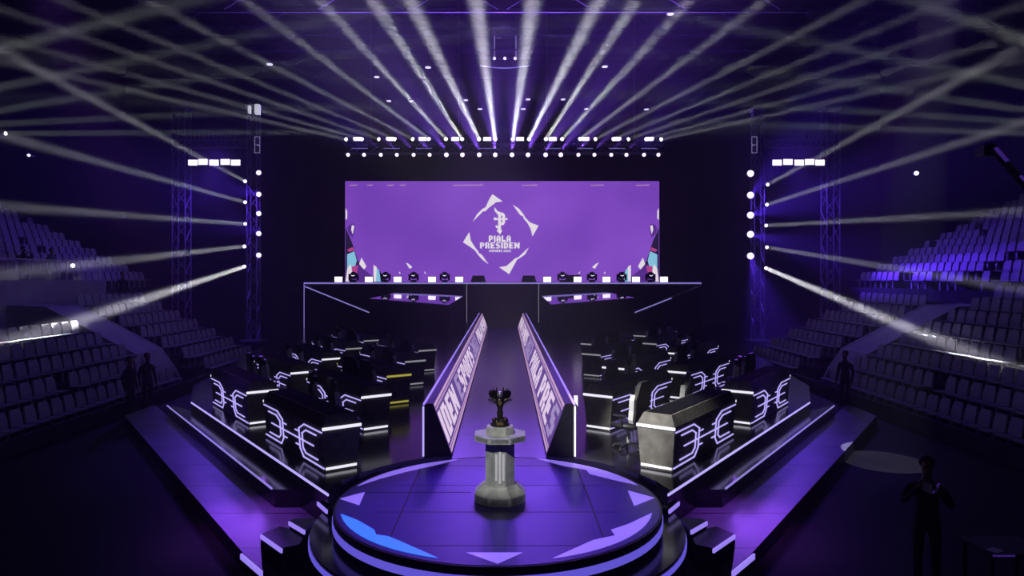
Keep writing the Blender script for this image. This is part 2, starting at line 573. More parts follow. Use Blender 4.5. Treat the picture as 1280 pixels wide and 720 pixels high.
# trophy
tz = Vector((0.03, 10.3, .8145 + 1.10))
t = thing('trophy', 'dark bronze winged figure trophy with a silver head standing on the grey pedestal', 'trophy', tz)
V = lambda x, y, z: tz + Vector((x, y, z))
MB().lathe([(.145, 0), (.145, .025), (.125, .04), (.10, .075), (.075, .085)], 20, tz).build('base', M_BRONZE, t)
MB().box(V(0, -.122, .045), (.10, .02, .055)).build('name_plate', M_GOLD, t)
rk = MB()
for k in range(9):
    a = k * 2 * PI / 9
    rk.ball(V(.095 * math.cos(a), .095 * math.sin(a), .07 + .012 * (k % 3)), .035, 7)
rk.build('rock', M_BRONZE, t, True)
lg = MB()
rings = []
for z, rx, ry in ((.07, .05, .04), (.12, .042, .036), (.19, .05, .042), (.23, .038, .034), (.28, .05, .042), (.33, .068, .05), (.37, .072, .05), (.40, .05, .04), (.42, .026, .026)):
    rings.append([V(rx * math.cos(2 * PI * i / 14), ry * math.sin(2 * PI * i / 14), z) for i in range(14)])
lg.loft(rings).build('figure', M_BRONZE, t, True)
MB().slab([V(0, -.055, .30), V(.03, -.055, .345), V(0, -.055, .39), V(-.03, -.055, .345)], (0, .02, 0)).build('chest_emblem', M_GOLD, t)
MB().ball(V(0, -.005, .465), .048, 14).build('head', M_SILV, t, True)
for s in (-1, 1):
    w = MB()
    w.tube(V(s * .045, .01, .355), V(s * .115, .015, .40), .024, .014)
    for k in range(10):                               # feather blades fanned along the wing bone
        f = k / 9
        f0 = V(s * (.05 + .065 * f), .012 + .004 * (k % 2), .352 + .05 * f)
        a = R(100 - 62 * f)
        L = (.13, .21, .15, .185, .15, .17, .135, .145, .115, .09)[k]
        tip = f0 + Vector((s * math.cos(a) * L * .75, .012 * (k % 2), math.sin(a) * L + .01))
        mid = f0.lerp(tip, .55)
        sd = Vector((-s * math.sin(a), 0, math.cos(a))) * .017
        th = Vector((0, .014, 0))
        w.loft([[f0 - sd * .8, f0 + sd * .8, f0 + sd * .8 + th, f0 - sd * .8 + th], [mid - sd, mid + sd, mid + sd + th, mid - sd + th],
                [tip - sd * .2, tip + sd * .2, tip + sd * .2 + th, tip - sd * .2 + th]])
    for k in range(4):                                # short lower coverts
        f0 = V(s * (.06 + .03 * k), .0, .36 + .012 * k)
        tip = f0 + Vector((s * .03, 0, -.05 + .006 * k))
        w.tube(f0, tip, .018, .004, 6)
    w.build('wing', M_BRONZE, t)

# ================================================================== team desks
DL, DD = 3.32, .70
desk = thing('team_desk', 'x', 'desk')
rect = lambda hx, hy, z: [Vector((-hx, -hy, z)), Vector((hx, -hy, z)), Vector((hx, hy, z)), Vector((-hx, hy, z))]
MB().loft([rect(DL / 2 - .05, DD / 2 - .06, 0), rect(DL / 2 - .02, DD / 2 - .005, .72), rect(DL / 2 - .02, DD / 2 - .005, .77), rect(DL / 2 - .10, DD / 2 - .09, .96)]).build('body', M_DESK, desk)
MB().box((0, 0, .966), (DL - .3, DD - .26, .012)).build('top_panel', M_DTOP, desk)
end_strips = []
for e in (-1, 1):
    end_strips.append(MB().box((e * (DL / 2 - .014), 0, .745), (.025, DD + .01, .05)).build('end_light', M_LEDW, desk))
    end_strips.append(MB().box((e * (DL / 2 - .04), 0, .055), (.025, DD - .14, .04)).build('end_light', M_LEDW, desk))
pat = MB()
fy = lambda v: -(DD / 2 - .06 + .055 * v / .72) - .006


def stroke(pts):
    for (u0, v0), (u1, v1) in zip(pts, pts[1:]):
        p, q = Vector((u0, fy(v0), v0)), Vector((u1, fy(v1), v1))
        d = (q - p).normalized() * .012
        pat.bar(p - d, q + d, .019, .03, up=(0, 1, 0))


for sg in (-1, 1):
    X = lambda u: sg * (DL / 2 - .06 - u)
    for line in ([(0, .68), (.85, .68), (1.14, .56), (1.14, .2), (.98, .06), (0, .06)],
                 [(.28, .585), (.78, .585), (.98, .50), (.98, .23), (.85, .155), (.28, .155)],
                 [(1.14, .50), (1.34, .50)], [(1.14, .24), (1.34, .24)]):
        stroke([(X(u), v) for u, v in line])
stroke([(-(DL / 2 - .5), .37), (DL / 2 - .5, .37)])
pat.build('line_pattern_light', M_LEDP, desk)
DP = Stamp(desk)

chair = thing('gaming_chair', 'x', 'chair')
cs = MB().loft([rect(.22, .22, .42), rect(.26, .25, .45), rect(.26, .25, .50), rect(.22, .22, .53)])
cs.build('seat', M_CHB, chair, True)
bk = MB().loft([[Vector((-hw, .20 + .12 * (z - .5), z)), Vector((hw, .20 + .12 * (z - .5), z)), Vector((hw, .28 + .12 * (z - .5), z)), Vector((-hw, .28 + .12 * (z - .5), z))]
                for hw, z in ((.20, .50), (.25, .60), (.24, .80), (.28, 1.02), (.22, 1.15), (.17, 1.30), (.12, 1.34))])
bk.build('backrest', M_CHB, chair)
for e in (-1, 1):
    MB().loft([[Vector((e * (hw - .035), .17 + .12 * (z - .5), z)), Vector((e * (hw + .02), .14 + .12 * (z - .5), z)), Vector((e * (hw + .02), .24 + .12 * (z - .5), z)), Vector((e * (hw - .035), .25 + .12 * (z - .5), z))]
               for hw, z in ((.21, .55), (.25, .62), (.25, .80), (.28, 1.0), (.25, 1.1))]).build('side_bolster', M_CHW, chair)
    ar = MB().box((e * .31, .0, .69), (.07, .28, .03))
    ar.bar((e * .30, .02, .46), (e * .30, .02, .68), .03)
    ar.build('armrest', M_CHB, chair)
MB().box((0, .245, 1.19), (.22, .07, .12)).build('head_cushion', M_CHB, chair)
MB().tube((0, 0, .10), (0, 0, .43), .03).build('gas_column', M_FIXG, chair)
for k in range(5):
    a = k * 2 * PI / 5
    lb = MB().bar((0, 0, .11), (.29 * math.cos(a), .29 * math.sin(a), .07), .045, .03)
    o = lb.build('leg', M_CHB, chair)
    MB().ball((.29 * math.cos(a), .29 * math.sin(a), .03), .03, 8).build('caster', M_CHB, o, True)
CH = Stamp(chair)

bottle = thing('water_bottle', 'x', 'bottle')
MB().lathe([(.03, 0), (.032, .02), (.032, .15), (.014, .19), (.014, .205)], 12).build('body', M_BOTTLE, bottle, True)
MB().lathe([(.016, .205), (.016, .225)], 12).build('cap', M_WHITE, bottle)
BT = Stamp(bottle)
hs = thing('headset', 'x', 'headset')
hb = MB()
for k in range(10):
    a0, a1 = PI * k / 10, PI * (k + 1) / 10
    hb.bar((.085 * math.cos(a0), 0, .06 + .10 * math.sin(a0)), (.085 * math.cos(a1), 0, .06 + .10 * math.sin(a1)), .03, .012)
hb.build('headband', M_FIXG, hs)
for e in (-1, 1):
    MB().tube((e * .065, 0, .055), (e * .105, 0, .055), .05, .045, 12).build('ear_cup', M_CHW, hs)
HS = Stamp(hs)

deskspots = []
for s, side in ((-1, 'left'), (1, 'right')):
    e1 = Vector((s * .588, .809, 0))
    nn = Vector((-s * .809, .588, 0))                 # towards the walkway
    rz = math.atan2(-.809, .588) if s < 0 else math.atan2(.809, .588)
    for row in range(5):
        for k in range(2):
            nx_, ny_ = (2.98 - .03 * row, 11.66 + 3.05 * row) if s < 0 else ((2.98, 11.66), (2.40, 14.75), (3.45, 19.2), (3.25, 22.6), (3.6, 26.0))[row]
            near = Vector((s * nx_, ny_, .8)) + e1 * 4.5 * k
            c = near + e1 * (DL / 2) + nn * (DD / 2)
            place = 'walkway' if k == 0 else 'outer'
            lab = f'black desk with glowing line pattern, {ORD[row]} from the front in the {side} bank, {place} end'
            if s > 0 and row < 2 and k == 0:
                lab = f'grey spotlit desk end with two white strips, {("nearest to the round stage", "behind the nearest")[row]}'
            d = DP(c, lab, 'team desks', rz)
            deskspots.append((s, side, row, k, c, rz, e1, nn, d))

# strips on the far desks glow weaker or yellow
for (s, side, row, k, c, rz, e1, nn, d) in deskspots:
    m = None
    if s < 0 and row == 2 and k == 0:
        m = M_LEDY
    elif row >= 3:
        m = M_LEDD
    if m:
        for ch in d.children:
            if ch.name.startswith('end_light'):
                ch.data = ch.data.copy()
                ch.data.materials[0] = m

for (s, side, row, k, c, rz, e1, nn, d) in deskspots:
    if row > 3:
        continue
    nm = f'{ORD[row]} {"walkway" if k == 0 else "outer"} desk of the {side} bank'
    for j, u in enumerate((.0, 1.05)):
        p = c + e1 * u + nn * .80
        if s > 0 and row == 0 and k == 0 and j == 0:
            p = Vector((2.50, 13.35, .8))
        CH((p.x, p.y, .8), ('black gaming chair with pale bolsters standing between the two grey desk ends' if (s > 0 and row == 0 and k == 0 and j == 0) else f'black gaming chair behind the {nm}'), 'gaming chairs', rz + PI + random.uniform(-.5, .5))
    if row < 3:
        for j, u in enumerate((-1.0, .15)):
            p = c + e1 * u + nn * random.uniform(-.05, .1)
            HS((p.x, p.y, .972), f'grey headset lying on the {nm}', 'headsets', rz + random.uniform(-1, 1))
        for j, u in enumerate((-.5, .7)):
            p = c + e1 * u + nn * random.uniform(0, .12)
            BT((p.x, p.y, .972), f'small clear water bottle on the {nm}', 'water bottles')
t = thing('desk_lamp', 'small teal glowing cone lamp on the front outer corner of the nearest left desk', 'lamp', (deskspots[0][4] + Vector((-.588, .809, 0)) * .9 + Vector((0, 0, .172))))
L0 = t.location
MB().lathe([(.07, 0), (.07, .015), (.02, .02)], 14, L0).build('base', M_FIX, t)
MB().lathe([(.07, .02), (.085, .05), (.03, .17), (.01, .18)], 14, L0).build('shade', M_TEAL, t, True)

# ================================================================== main stage, far end
SY, SZ = 45.0, H - .42
t = thing('main_stage', 'high black main stage with violet lit edges in front of the big screen', 'stage', (0, SY, 0))
MB().box((0, SY + 2.6, SZ - .12), (26, 5.2, .24)).build('stage_deck', M_BLKG, t)
MB().box((-7.75, SY + .35, (SZ - .24) / 2), (10.4, .3, SZ - .25)).build('front_cladding', M_BLK, t)
MB().box((7.75, SY + .35, (SZ - .24) / 2), (10.4, .3, SZ - .25)).build('front_cladding', M_BLK, t)
MB().box((0, SY + 1.6, (SZ - .24) / 2), (5.2, .2, SZ - .25)).build('entrance_wall', M_BLK, t)
MB().bar((-13, SY - .012, SZ - .05), (13, SY - .012, SZ - .05), .02, .10).build('edge_light', M_LEDE, t)
for x, z0 in ((-12.98, .5), (-2.35, 1.1), (2.35, 1.1)):
    MB().bar((x, SY - .02, z0), (x, SY - .02, SZ - .12), .07 if x < -5 else .05, .03).build('corner_light', M_LEDE if x < -5 else M_LEDD, t)
for s, side in ((-1, 'left'), (1, 'right')):
    t = thing('side_ramp', f'dark sloping ramp with violet lit edge before the {side} half of the stage', 'ramp', (s * 10, SY - .9, 0), 'side ramps')
    a, b = P(381 if s < 0 else 876, 358, SY - 1.2), P(492 if s < 0 else 762, 403, SY - 1.2)
    ra = MB()
    ra.hexa([(a.x, SY - 1.2, .801), (b.x, SY - 1.2, .801), (b.x, SY - .2, .801), (a.x, SY - .2, .801)], [(a.x, SY - 1.2, a.z), (b.x, SY - 1.2, b.z), (b.x, SY - .2, b.z), (a.x, SY - .2, a.z)])
    ra.build('slope', M_BLK, t)
    off = Vector((0, -.02, 0))
    f = .72
    m_ = a.lerp(b, f)
    st = a if s < 0 else a.lerp(b, .32)
    MB().bar(st + off, m_ + off, .04, .07).build('edge_light', M_LEDE, t)
    MB().bar(m_ + off, b + off, .03, .05).build('edge_light', M_LEDD, t)['label'] = 'dim edge light'
    # glass-topped booth, its roof mirrors the screen
    t = thing('player_booth', f'dark booth with a mirror glossy roof reflecting the screen, {side} of the stage entrance', 'booth', (s * 5.5, 43, .8), 'player booths')
    pix = [(462, 373), (497, 365.5), (579, 370), (561, 381)] if s < 0 else [(793, 372), (757, 365), (677, 370), (689, 380.5)]
    A, B, D = P(*pix[0], 41.6), P(*pix[1], 43.7), P(*pix[3], 40.2)
    nrm = (B - A).cross(D - A).normalized()
    ray = P(*pix[2], 1.0) - Vector((CX, 0, H))
    tt = (A - Vector((CX, 0, H))).dot(nrm) / ray.dot(nrm)
    Cc = Vector((CX, 0, H)) + ray * tt
    if nrm.z < 0:
        nrm = -nrm
    MB().hexa([(p.x, p.y, .8) for p in (A, B, Cc, D)], [p - Vector((0, 0, .05)) for p in (A, B, Cc, D)]).build('booth_wall', M_BLK, t)
    MB().slab([A, B, Cc, D], (0, 0, -.05)).build('roof_panel', mat('mirror roof', (.62, .55, .75), .05, metal=.9, noise=.1), t)

# big screen
SCY = 48.0
t = thing('led_screen', 'huge violet screen with white PIALA PRESIDEN ESPORTS 2022 emblem above the stage', 'screen', (0, SCY, SZ))
A, B = P(431.5, 352.2, SCY), P(824, 226.5, SCY)
MB().box(((A.x + B.x) / 2, SCY + .25, (A.z + B.z) / 2 + .02), (B.x - A.x + .25, .4, B.z - A.z)).build('frame', M_BLK, t)
MB().box(((A.x + B.x) / 2, SCY + .02, (A.z + B.z) / 2), (B.x - A.x, .08, B.z - A.z)).build('display', M_SCR, t)


def pic(poly, m, name, d=.03):
    g = [P(x, y, SCY - .03) for x, y in poly]
    return MB().slab([Vector((p.x, SCY - .02 - d, max(p.z, SZ + .04))) for p in g], (0, .012, 0)).build(name, m, t)


z8 = lambda pts: [(570 + x / 6.26, 235 + y / 6.26) for x, y in pts]
pic(z8([(285, 48), (365, 105), (312, 112), (245, 165), (232, 182), (212, 182), (131, 264), (165, 205), (205, 165), (232, 150), (262, 85)]), M_LOGO, 'emblem_blade')
pic(z8([(444, 130), (490, 160), (528, 205), (545, 235), (580, 270), (646, 295), (598, 380), (586, 325), (560, 275), (530, 240), (522, 218), (505, 215), (468, 165)]), M_LOGO, 'emblem_blade')
pic(z8([(104, 345), (116, 412), (150, 465), (170, 490), (182, 512), (200, 520), (256, 597), (205, 560), (170, 520), (150, 490), (110, 460), (54, 425)]), M_LOGO, 'emblem_blade')
pic(z8([(572, 462), (540, 520), (500, 548), (478, 560), (462, 590), (416, 674), (337, 620), (395, 610), (430, 580), (460, 552), (490, 540)]), M_LOGO, 'emblem_blade')
em = MB()


def emq(pts, d=.03):
    g = [P(x, y, SCY - .03) for x, y in z8(pts)]
    em.slab([Vector((p.x, SCY - .02 - d, p.z)) for p in g], (0, .012, 0))


emq([(300, 148), (322, 178), (348, 190), (348, 215), (325, 208), (302, 178)])
emq([(330, 205), (352, 205), (352, 320), (330, 320)])
emq([(346, 190), (372, 195), (384, 212), (384, 270), (372, 290), (352, 290), (352, 270), (362, 265), (362, 218), (346, 212)])
emq([(292, 240), (304, 228), (316, 236), (392, 238), (394, 232), (408, 243), (394, 254), (392, 249), (316, 250), (304, 254)], .034)
emq([(341, 305), (362, 335), (345, 364), (318, 335)], .034)
emq([(308, 295), (318, 290), (330, 302), (330, 318), (312, 310)], .036)
em.build('emblem_sword', M_LOGO, t)
for txt, x0, x1, y0, y1 in (('PIALA', 611, 638.5, 302.5, 294.5), ('PRESIDEN', 600, 649.5, 310.5, 302.2 + .9), ('ESPORTS 2022', 611.5, 638.5, 315, 312.2)):
    lt = MB()
    cells, tot = text_cells(txt)
    for (a, b, c, d) in cells:
        qx = lambda u: x0 + (x1 - x0) * u / tot
        qy = lambda v: y0 + (y1 - y0) * v / 6
        g = [P(qx(a), qy(b), SCY - .05), P(qx(c), qy(b), SCY - .05), P(qx(c), qy(d), SCY - .05), P(qx(a), qy(d), SCY - .05)]
        lt.slab([Vector((p.x, SCY - .05, p.z)) for p in g], (0, .012, 0))
    lt.build('lettering', M_LOGO, t)
# coloured shard artwork in the lower corners of the picture
for s in (-1, 1):
    q = lambda pts: [(628 + s * (x - 628) * -1 if s > 0 else x, y) for x, y in pts]
    q = (lambda pts: pts) if s < 0 else (lambda pts: [(1255.5 - x, y) for x, y in pts])
    pic(q([(432, 285), (440, 303), (447, 325), (462, 352), (432, 352)]), M_ARTD, 'artwork_shard', .022)
    pic(q([(447, 330), (470, 349), (478, 354), (440, 354), (441, 335)]), M_ARTV, 'artwork_shard', .024)
    pic(q([(434, 318), (443, 314), (446, 326), (442, 340), (434, 338)]), M_ARTC, 'artwork_shard', .028)
    pic(q([(434, 336), (438, 330), (441, 342), (436, 352), (432, 352)]), M_LOGO, 'artwork_shard', .032)
    pic(q([(440, 333), (448, 332), (446, 341), (440, 343)]), M_ARTM, 'artwork_shard', .032)
    pic(q([(449, 330), (452, 322), (458, 333), (455, 337)]), M_LOGO, 'artwork_shard', .03)
    pic(q([(434, 312), (441, 309), (443, 313), (436, 315)]), M_ARTM, 'artwork_shard', .032)
    pic(q([(437, 281), (442, 279), (444, 286), (441, 297), (436, 292), (434, 285)]), M_ARTV, 'artwork_shard', .03)
    pic(q([(440, 281), (443, 283), (441, 293), (439, 287)]), M_LOGO, 'artwork_shard', .034)
    pic(q([(432, 260), (434, 264), (434, 273), (432, 275)]), M_LOGO, 'artwork_shard', .03)
    pic(q([(467, 332), (474, 338), (480, 353), (468, 354)]), M_ARTC, 'artwork_shard', .028)
    pic(q([(467, 331), (471, 334), (470, 352), (467, 353)]), M_LOGO, 'artwork_shard', .032)
    pic(q([(474, 338), (480, 346), (484, 354), (476, 354)]), M_ARTD, 'artwork_shard', .03)
    pic(q([(507, 328), (511, 330), (515.5, 334), (512, 336)]), M_LOGO, 'artwork_shard', .03)
    pic(q([(499, 339), (501, 342), (499, 342)]), M_LOGO, 'artwork_shard', .03)
    pic(q([(530, 339), (533, 342), (531, 342)]), M_LOGO, 'artwork_shard', .03)
for x0, x1 in ((437, 447), (459, 466), (484, 492), (500, 507), (566, 604), (652, 672), (738, 755), (795, 812)):
    pic([(x0, 231.2), (x1, 230.8), (x1, 231.9), (x0, 232.2)], M_BANP, 'display_glint', .03)

# things along the stage edge
bl = thing('blinder_light', 'x', 'light')
MB().box((0, .12, .20), (.52, .2, .40)).build('housing', M_FIX, bl)
MB().box((0, .01, .195), (.50, .03, .35)).build('lens_panel', M_BLIND, bl)
BL = Stamp(bl)
for i, x in enumerate((423, 461, 497, 540, 574, 684, 722, 758, 795, 830)):
    p = P(x, 351, SY + .25)
    BL((p.x, SY + .25, SZ), f'white glowing block light on the stage edge, {ORD[i]} from the left', 'stage edge block lights')
mh = thing('moving_head_light', 'x', 'light')
MB().box((0, 0, .08), (.36, .30, .16)).build('base', M_FIX, mh)
for e in (-1, 1):
    MB().bar((e * .27, 0, .12), (e * .27, 0, .55), .05, .14).build('yoke_arm', M_FIX, mh)
MB().ball((0, 0, .46), .25, 16).build('head', M_FIX, mh, True)
MB().slab([(-.11, -.25, .45), (0, -.25, .40), (.11, -.25, .45), (.11, -.25, .49), (0, -.25, .44), (-.11, -.25, .49)], (0, .03, 0)).build('lens', M_LENSD, mh)
MH = Stamp(mh)
for i, x in enumerate((442, 482, 517, 556, 703, 740, 777, 813)):
    p = P(x, 350, SY + .6)
    MH((p.x, SY + .6, SZ), f'dark moving head light standing on the stage edge, {ORD[i]} from the left', 'stage edge moving heads')
wm = thing('floor_monitor', 'x', 'speaker')
MB().hexa([(-.5, -.35, 0), (.5, -.35, 0), (.5, .35, 0), (-.5, .35, 0)], [(-.38, -.05, .45), (.38, -.05, .45), (.38, .32, .45), (-.38, .32, .45)]).build('cabinet', M_FIX, wm)
MB().hexa([(-.40, -.352, .05), (.40, -.352, .05), (.40, -.30, .05), (-.40, -.30, .05)], [(-.32, -.10, .42), (.32, -.10, .42), (.32, -.05, .42), (-.32, -.05, .42)]).build('grille', M_CLOTH, wm)
WM = Stamp(wm)
for x, w in ((598, 'left'), (661, 'right')):
    WM((P(x, 350, SY + .45).x, SY + .45, SZ), f'black wedge floor monitor at the {w} side of the stage entrance', 'floor monitors')
t = thing('equipment_case', 'low black equipment case on the stage edge right of the entrance', 'case', (P(716, 350, SY + 1).x, SY + 1.1, SZ))
q = t.location
MB().box(q + Vector((0, 0, .22)), (.95, .5, .44)).build('body', M_FIX, t)
MB().box(q + Vector((0, 0, .46)), (.97, .52, .05)).build('lid', M_FIX, t)

# ================================================================== trusses
def lattice(mb, p, q, w, cr=.03, step=None, up=(0, 0, 1)):
    """Square lattice truss from p to q with four chords."""
    p, q = Vector(p), Vector(q)
    d = (q - p).normalized()
    u = Vector(up)
    if abs(d.dot(u)) > .95:
        u = Vector((0, 1, 0))
    a = d.cross(u).normalized() * w / 2
    b = a.cross(d).normalized() * w / 2
    cs = [a + b, a - b, -a - b, -a + b]
    for c in cs:
        mb.bar(p + c, q + c, cr * 2)
    L = (q - p).length
    n = max(2, int(round(L / (step or w * 1.3))))
    for k in range(n):
        s0, s1 = p + d * L * k / n, p + d * L * (k + 1) / n
        for i in range(4):
            c0, c1 = cs[i], cs[(i + 1) % 4]
            if k % 2:
                c0, c1 = c1, c0
            mb.bar(s0 + c0, s1 + c1, cr * 1.3)
    return mb


TY = 44.0
for s, side in ((-1, 'left'), (1, 'right')):
    for j, (px, yt, Y, w, word) in enumerate(((317 if s < 0 else 947, 135 if s < 0 else 140, TY, .62, 'inner'), (227 if s < 0 else 1038, 138, 42.0, .78, 'outer'))):
        x = P(px, 0, Y).x
        ztop = H + (345 - yt) / F * Y
        t = thing('truss_tower', f'{word} aluminium lattice tower standing {side} of the stage', 'truss', (x, Y, 0), 'truss towers')
        lattice(MB(), (x, Y, .05), (x, Y, ztop), w, .028).build('lattice', M_STEEL, t)
        MB().box((x, Y, .04), (1.3, 1.3, .08)).build('base_plate', M_STEEL, t)
        tp = MB().box((x, Y, ztop + .08), (w + .15, w + .15, .16))
        tp.build('top_section', M_STEEL, t)
    # hoist heads on top of the inner tower
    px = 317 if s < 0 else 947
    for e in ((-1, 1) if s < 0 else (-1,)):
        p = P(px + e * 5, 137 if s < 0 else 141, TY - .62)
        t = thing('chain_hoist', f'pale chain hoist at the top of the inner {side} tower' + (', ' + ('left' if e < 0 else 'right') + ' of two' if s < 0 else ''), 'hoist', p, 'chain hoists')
        MB().box(p, (.28, .3, .62) if e > 0 else (.14, .2, .5)).build('motor_body', mat('hoist with painted light', (.6, .6, .62), .5, emit=(.9, .9, 1), estr=(.6 if s < 0 else .06), noise=.1) if s < 0 else M_FIXG, t)  # light falling on the left hoists is painted as emission
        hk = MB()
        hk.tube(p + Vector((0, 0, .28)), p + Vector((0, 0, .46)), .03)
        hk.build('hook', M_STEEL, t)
    # small square frames clipped to the inner tower
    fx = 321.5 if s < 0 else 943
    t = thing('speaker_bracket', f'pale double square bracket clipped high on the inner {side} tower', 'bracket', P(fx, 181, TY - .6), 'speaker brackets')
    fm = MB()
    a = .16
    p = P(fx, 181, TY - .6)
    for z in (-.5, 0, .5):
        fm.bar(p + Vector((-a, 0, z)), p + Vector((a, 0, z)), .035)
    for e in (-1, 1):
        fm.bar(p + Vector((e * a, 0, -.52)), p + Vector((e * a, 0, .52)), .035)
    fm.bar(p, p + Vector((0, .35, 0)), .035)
    fm.build('frame', mat('bracket with painted light', (.6, .55, .7), .5, emit=(.5, .42, .8), estr=.35 if s < 0 else .2, noise=.1), t)  # brightness of the frame is painted in as emission
    # cross truss between the two towers with five blinders
    Yc = 41.2
    xa, xb = P(220 if s < 0 else 955, 0, Yc).x, P(312 if s < 0 else 1045, 0, Yc).x
    zc = H + (345 - 180) / F * Yc
    t = thing('cross_truss', f'dim lattice truss over the five block lights between the {side} towers', 'truss', ((xa + xb) / 2, Yc, zc), 'cross trusses')
    lattice(MB(), (xa, Yc, zc), (xb, Yc, zc), .45, .02).build('lattice', M_STEEL, t)
    for k in range(11):
        x = xa + (xb - xa) * (.2 + .06 * k)
        MB().bar((x, Yc, zc + .2), (x, Yc, zc + .6), .04).build('hanger_bolt', M_STEEL, t)
    xs = (241, 253.5, 267.5, 281.5, 294.5) if s < 0 else (971.5, 985, 999, 1012, 1025)
    for i, x in enumerate(xs):
        p = P(x, 200.5 + (-.5 if i % 2 else .3), Yc - .3)
        o = BL((p.x, p.y, p.z - .3), f'glowing block light hanging under the cross truss between {side} towers, {ORD[i]} from the left', 'tower block lights', 0, None, (1.08, 1, .95))

# main light bar
BY = 46.0
xa, xb = P(426, 0, BY).x, P(834, 0, BY).x
zt1 = P(0, 183, BY).z
t = thing('hanging_lighting_truss', 'long lattice truss above the screen carrying two rows of stage lights', 'truss', (0, BY + .98, zt1))
lattice(MB(), (xa, BY + .98, zt1), (xb, BY + .98, zt1), .6, .03).build('lattice', M_STEEL, t)
for x in (-9, -3, 3, 9):
    MB().bar((x, BY + .98, zt1 + .3), (x, BY + .98, 22.7), .04).build('suspension_cable', M_STEEL, t)
gl = MB()
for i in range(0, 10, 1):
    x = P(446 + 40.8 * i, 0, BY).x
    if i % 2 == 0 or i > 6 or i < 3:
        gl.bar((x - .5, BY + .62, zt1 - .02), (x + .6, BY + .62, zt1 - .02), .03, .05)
gl.build('pipe', mat('painted chord glint', (.5, .5, .6), .3, emit=(.25, .2, .7), estr=.5, noise=.1), t)  # glints of light on the truss chords, painted as glowing bars

# ------------------------------------------------------------------ lamps with beams
beam = thing('spotlight_head', 'x', 'light')            # points along +Z
MB().lathe([(.09, -.32), (.15, -.22), (.16, .0), (.13, .10)], 14).build('head', M_FIX, beam, True)
MB().lathe([(.125, .10), (.115, .14), (.06, .17), (.01, .18)], 14).build('lens', M_LENS, beam, True)
yk = MB()
for e in (-1, 1):
    yk.bar((e * .19, 0, -.45), (e * .19, 0, -.03), .03, .08)
yk.box((0, 0, -.47), (.42, .10, .05))
yk.build('yoke', M_FIX, beam)
BM = Stamp(beam)
wash = thing('wash_spotlight', 'x', 'light')            # faces +Z
MB().lathe([(.10, -.28), (.16, -.2), (.17, .0), (.165, .03)], 16).build('head', M_FIX, wash, True)
MB().lathe([(.155, .03), (.14, .09), (.08, .13), (.01, .14)], 16).build('lens', M_LENSV, wash, True)
yk = MB()
for e in (-1, 1):
    yk.bar((e * .20, 0, -.40), (e * .20, 0, -.02), .03, .07)
yk.box((0, 0, -.42), (.44, .10, .05))
yk.build('yoke', M_FIX, wash)
WL = Stamp(wash)


BK = .00018


def beam_at(src, dst, lab, grp, ang, pw, col=(.93, .90, 1), blend=.55, scale=None, rad=.11):
    d = (dst - src).normalized()
    q = d.to_track_quat('Z', 'Y')
    BM(src, lab, grp, 0, q, scale)
    l = bpy.data.lights.new('beam_lamp', 'AREA')
    l.shape, l.size, l.spread, l.energy, l.color = 'DISK', .24, R(ang), pw * BK, col
    o = bpy.data.objects.new('beam_lamp', l)
    COL.objects.link(o)
    o.location = src + d * .25
    o.rotation_euler = d.to_track_quat('-Z', 'Y').to_euler()


def wash_at(src, face, lab, grp, scale=None):
    d = (face - src).normalized()
    WL(src, lab, grp, 0, d.to_track_quat('Z', 'Y'), scale)


XS_ = [434, 454, 475, 495, 517, 537, 558, 578, 599, 619]
DST = [(250, 133), (230, 112), (215, 85), (215, 58), (240, 30), (265, -30), (345, -60), (415, -80), (478, -70), (590, -40)]
PW = [.26, .26, .28, .30, .40, .60, 1.0, 1.35, 1.55, 1.6]
BEAM = 330000
YB = [36, 35, 34, 33, 31, 28, 26, 24, 22, 22]
AB = [1.1, 1.15, 1.2, 1.3, 1.5, 1.7, 1.9, 2.1, 2.2, 2.2]
for i, (x, d) in enumerate(zip(XS_, DST)):
    beam_at(P(x, 174.5, BY), P(d[0], d[1], YB[i]), f'white beam light in the upper row over the screen, {ORD[i]} from the left end', 'upper row beam lights', AB[i], BEAM * PW[i])
    xr = (641, 661, 682, 702, 724, 743, 765, 784, 806, 825)[9 - i]
    beam_at(P(xr, 174.5, BY), P(1262 - d[0], d[1], YB[i]), f'white beam light in the upper row over the screen, {ORD[i]} from the right end', 'upper row beam lights', AB[i], BEAM * PW[i])
for i, x in enumerate((446, 487, 528, 569, 609, 650, 691, 732, 772, 813)):
    p = P(x, 172, BY + .15)
    BL((p.x, p.y + .15, p.z - .20), f'white block light between the upper beam lights over the screen, {ORD[i]} from the left', 'upper row block lights', 0, None, (1.05, 1, .72))
VIO = (.22, .06, 1)
for i, x in enumerate((435, 455, 476, 496, 517, 537, 558, 578, 599, 619, 640, 660, 682, 701, 723, 743, 764, 783, 805, 823)):
    p = P(x, 193.5, BY)
    wash_at(p, P(x, 215, 30), f'round violet-white wash light in the lower row over the screen, {ORD[i]} from the left', 'lower row wash lights', .95 if 5 < i < 14 else .8)
    c = (i - 9.5)
    if 2 <= i <= 17:
        k = math.exp(-(c / 4.5) ** 2)
        spot(p + Vector((0, -.3, .25)), P(x + (18 + 3 * abs(c)) * (1 if c > 0 else -1) * min(1, abs(c) / 2), 150, 43), 22, 45000 * k + 3000, (.26, .09, 1), .9, .08, 'wash_lamp')
# violet light from the row up into the roof
for x in (460, 545, 628, 711, 796):
    p = P(x, 190, BY - .6)
    spot(p, (p.x * 2.2, 38, 24), 80, 3600, (.13, .05, 1), 1, .3, 'roof_wash')

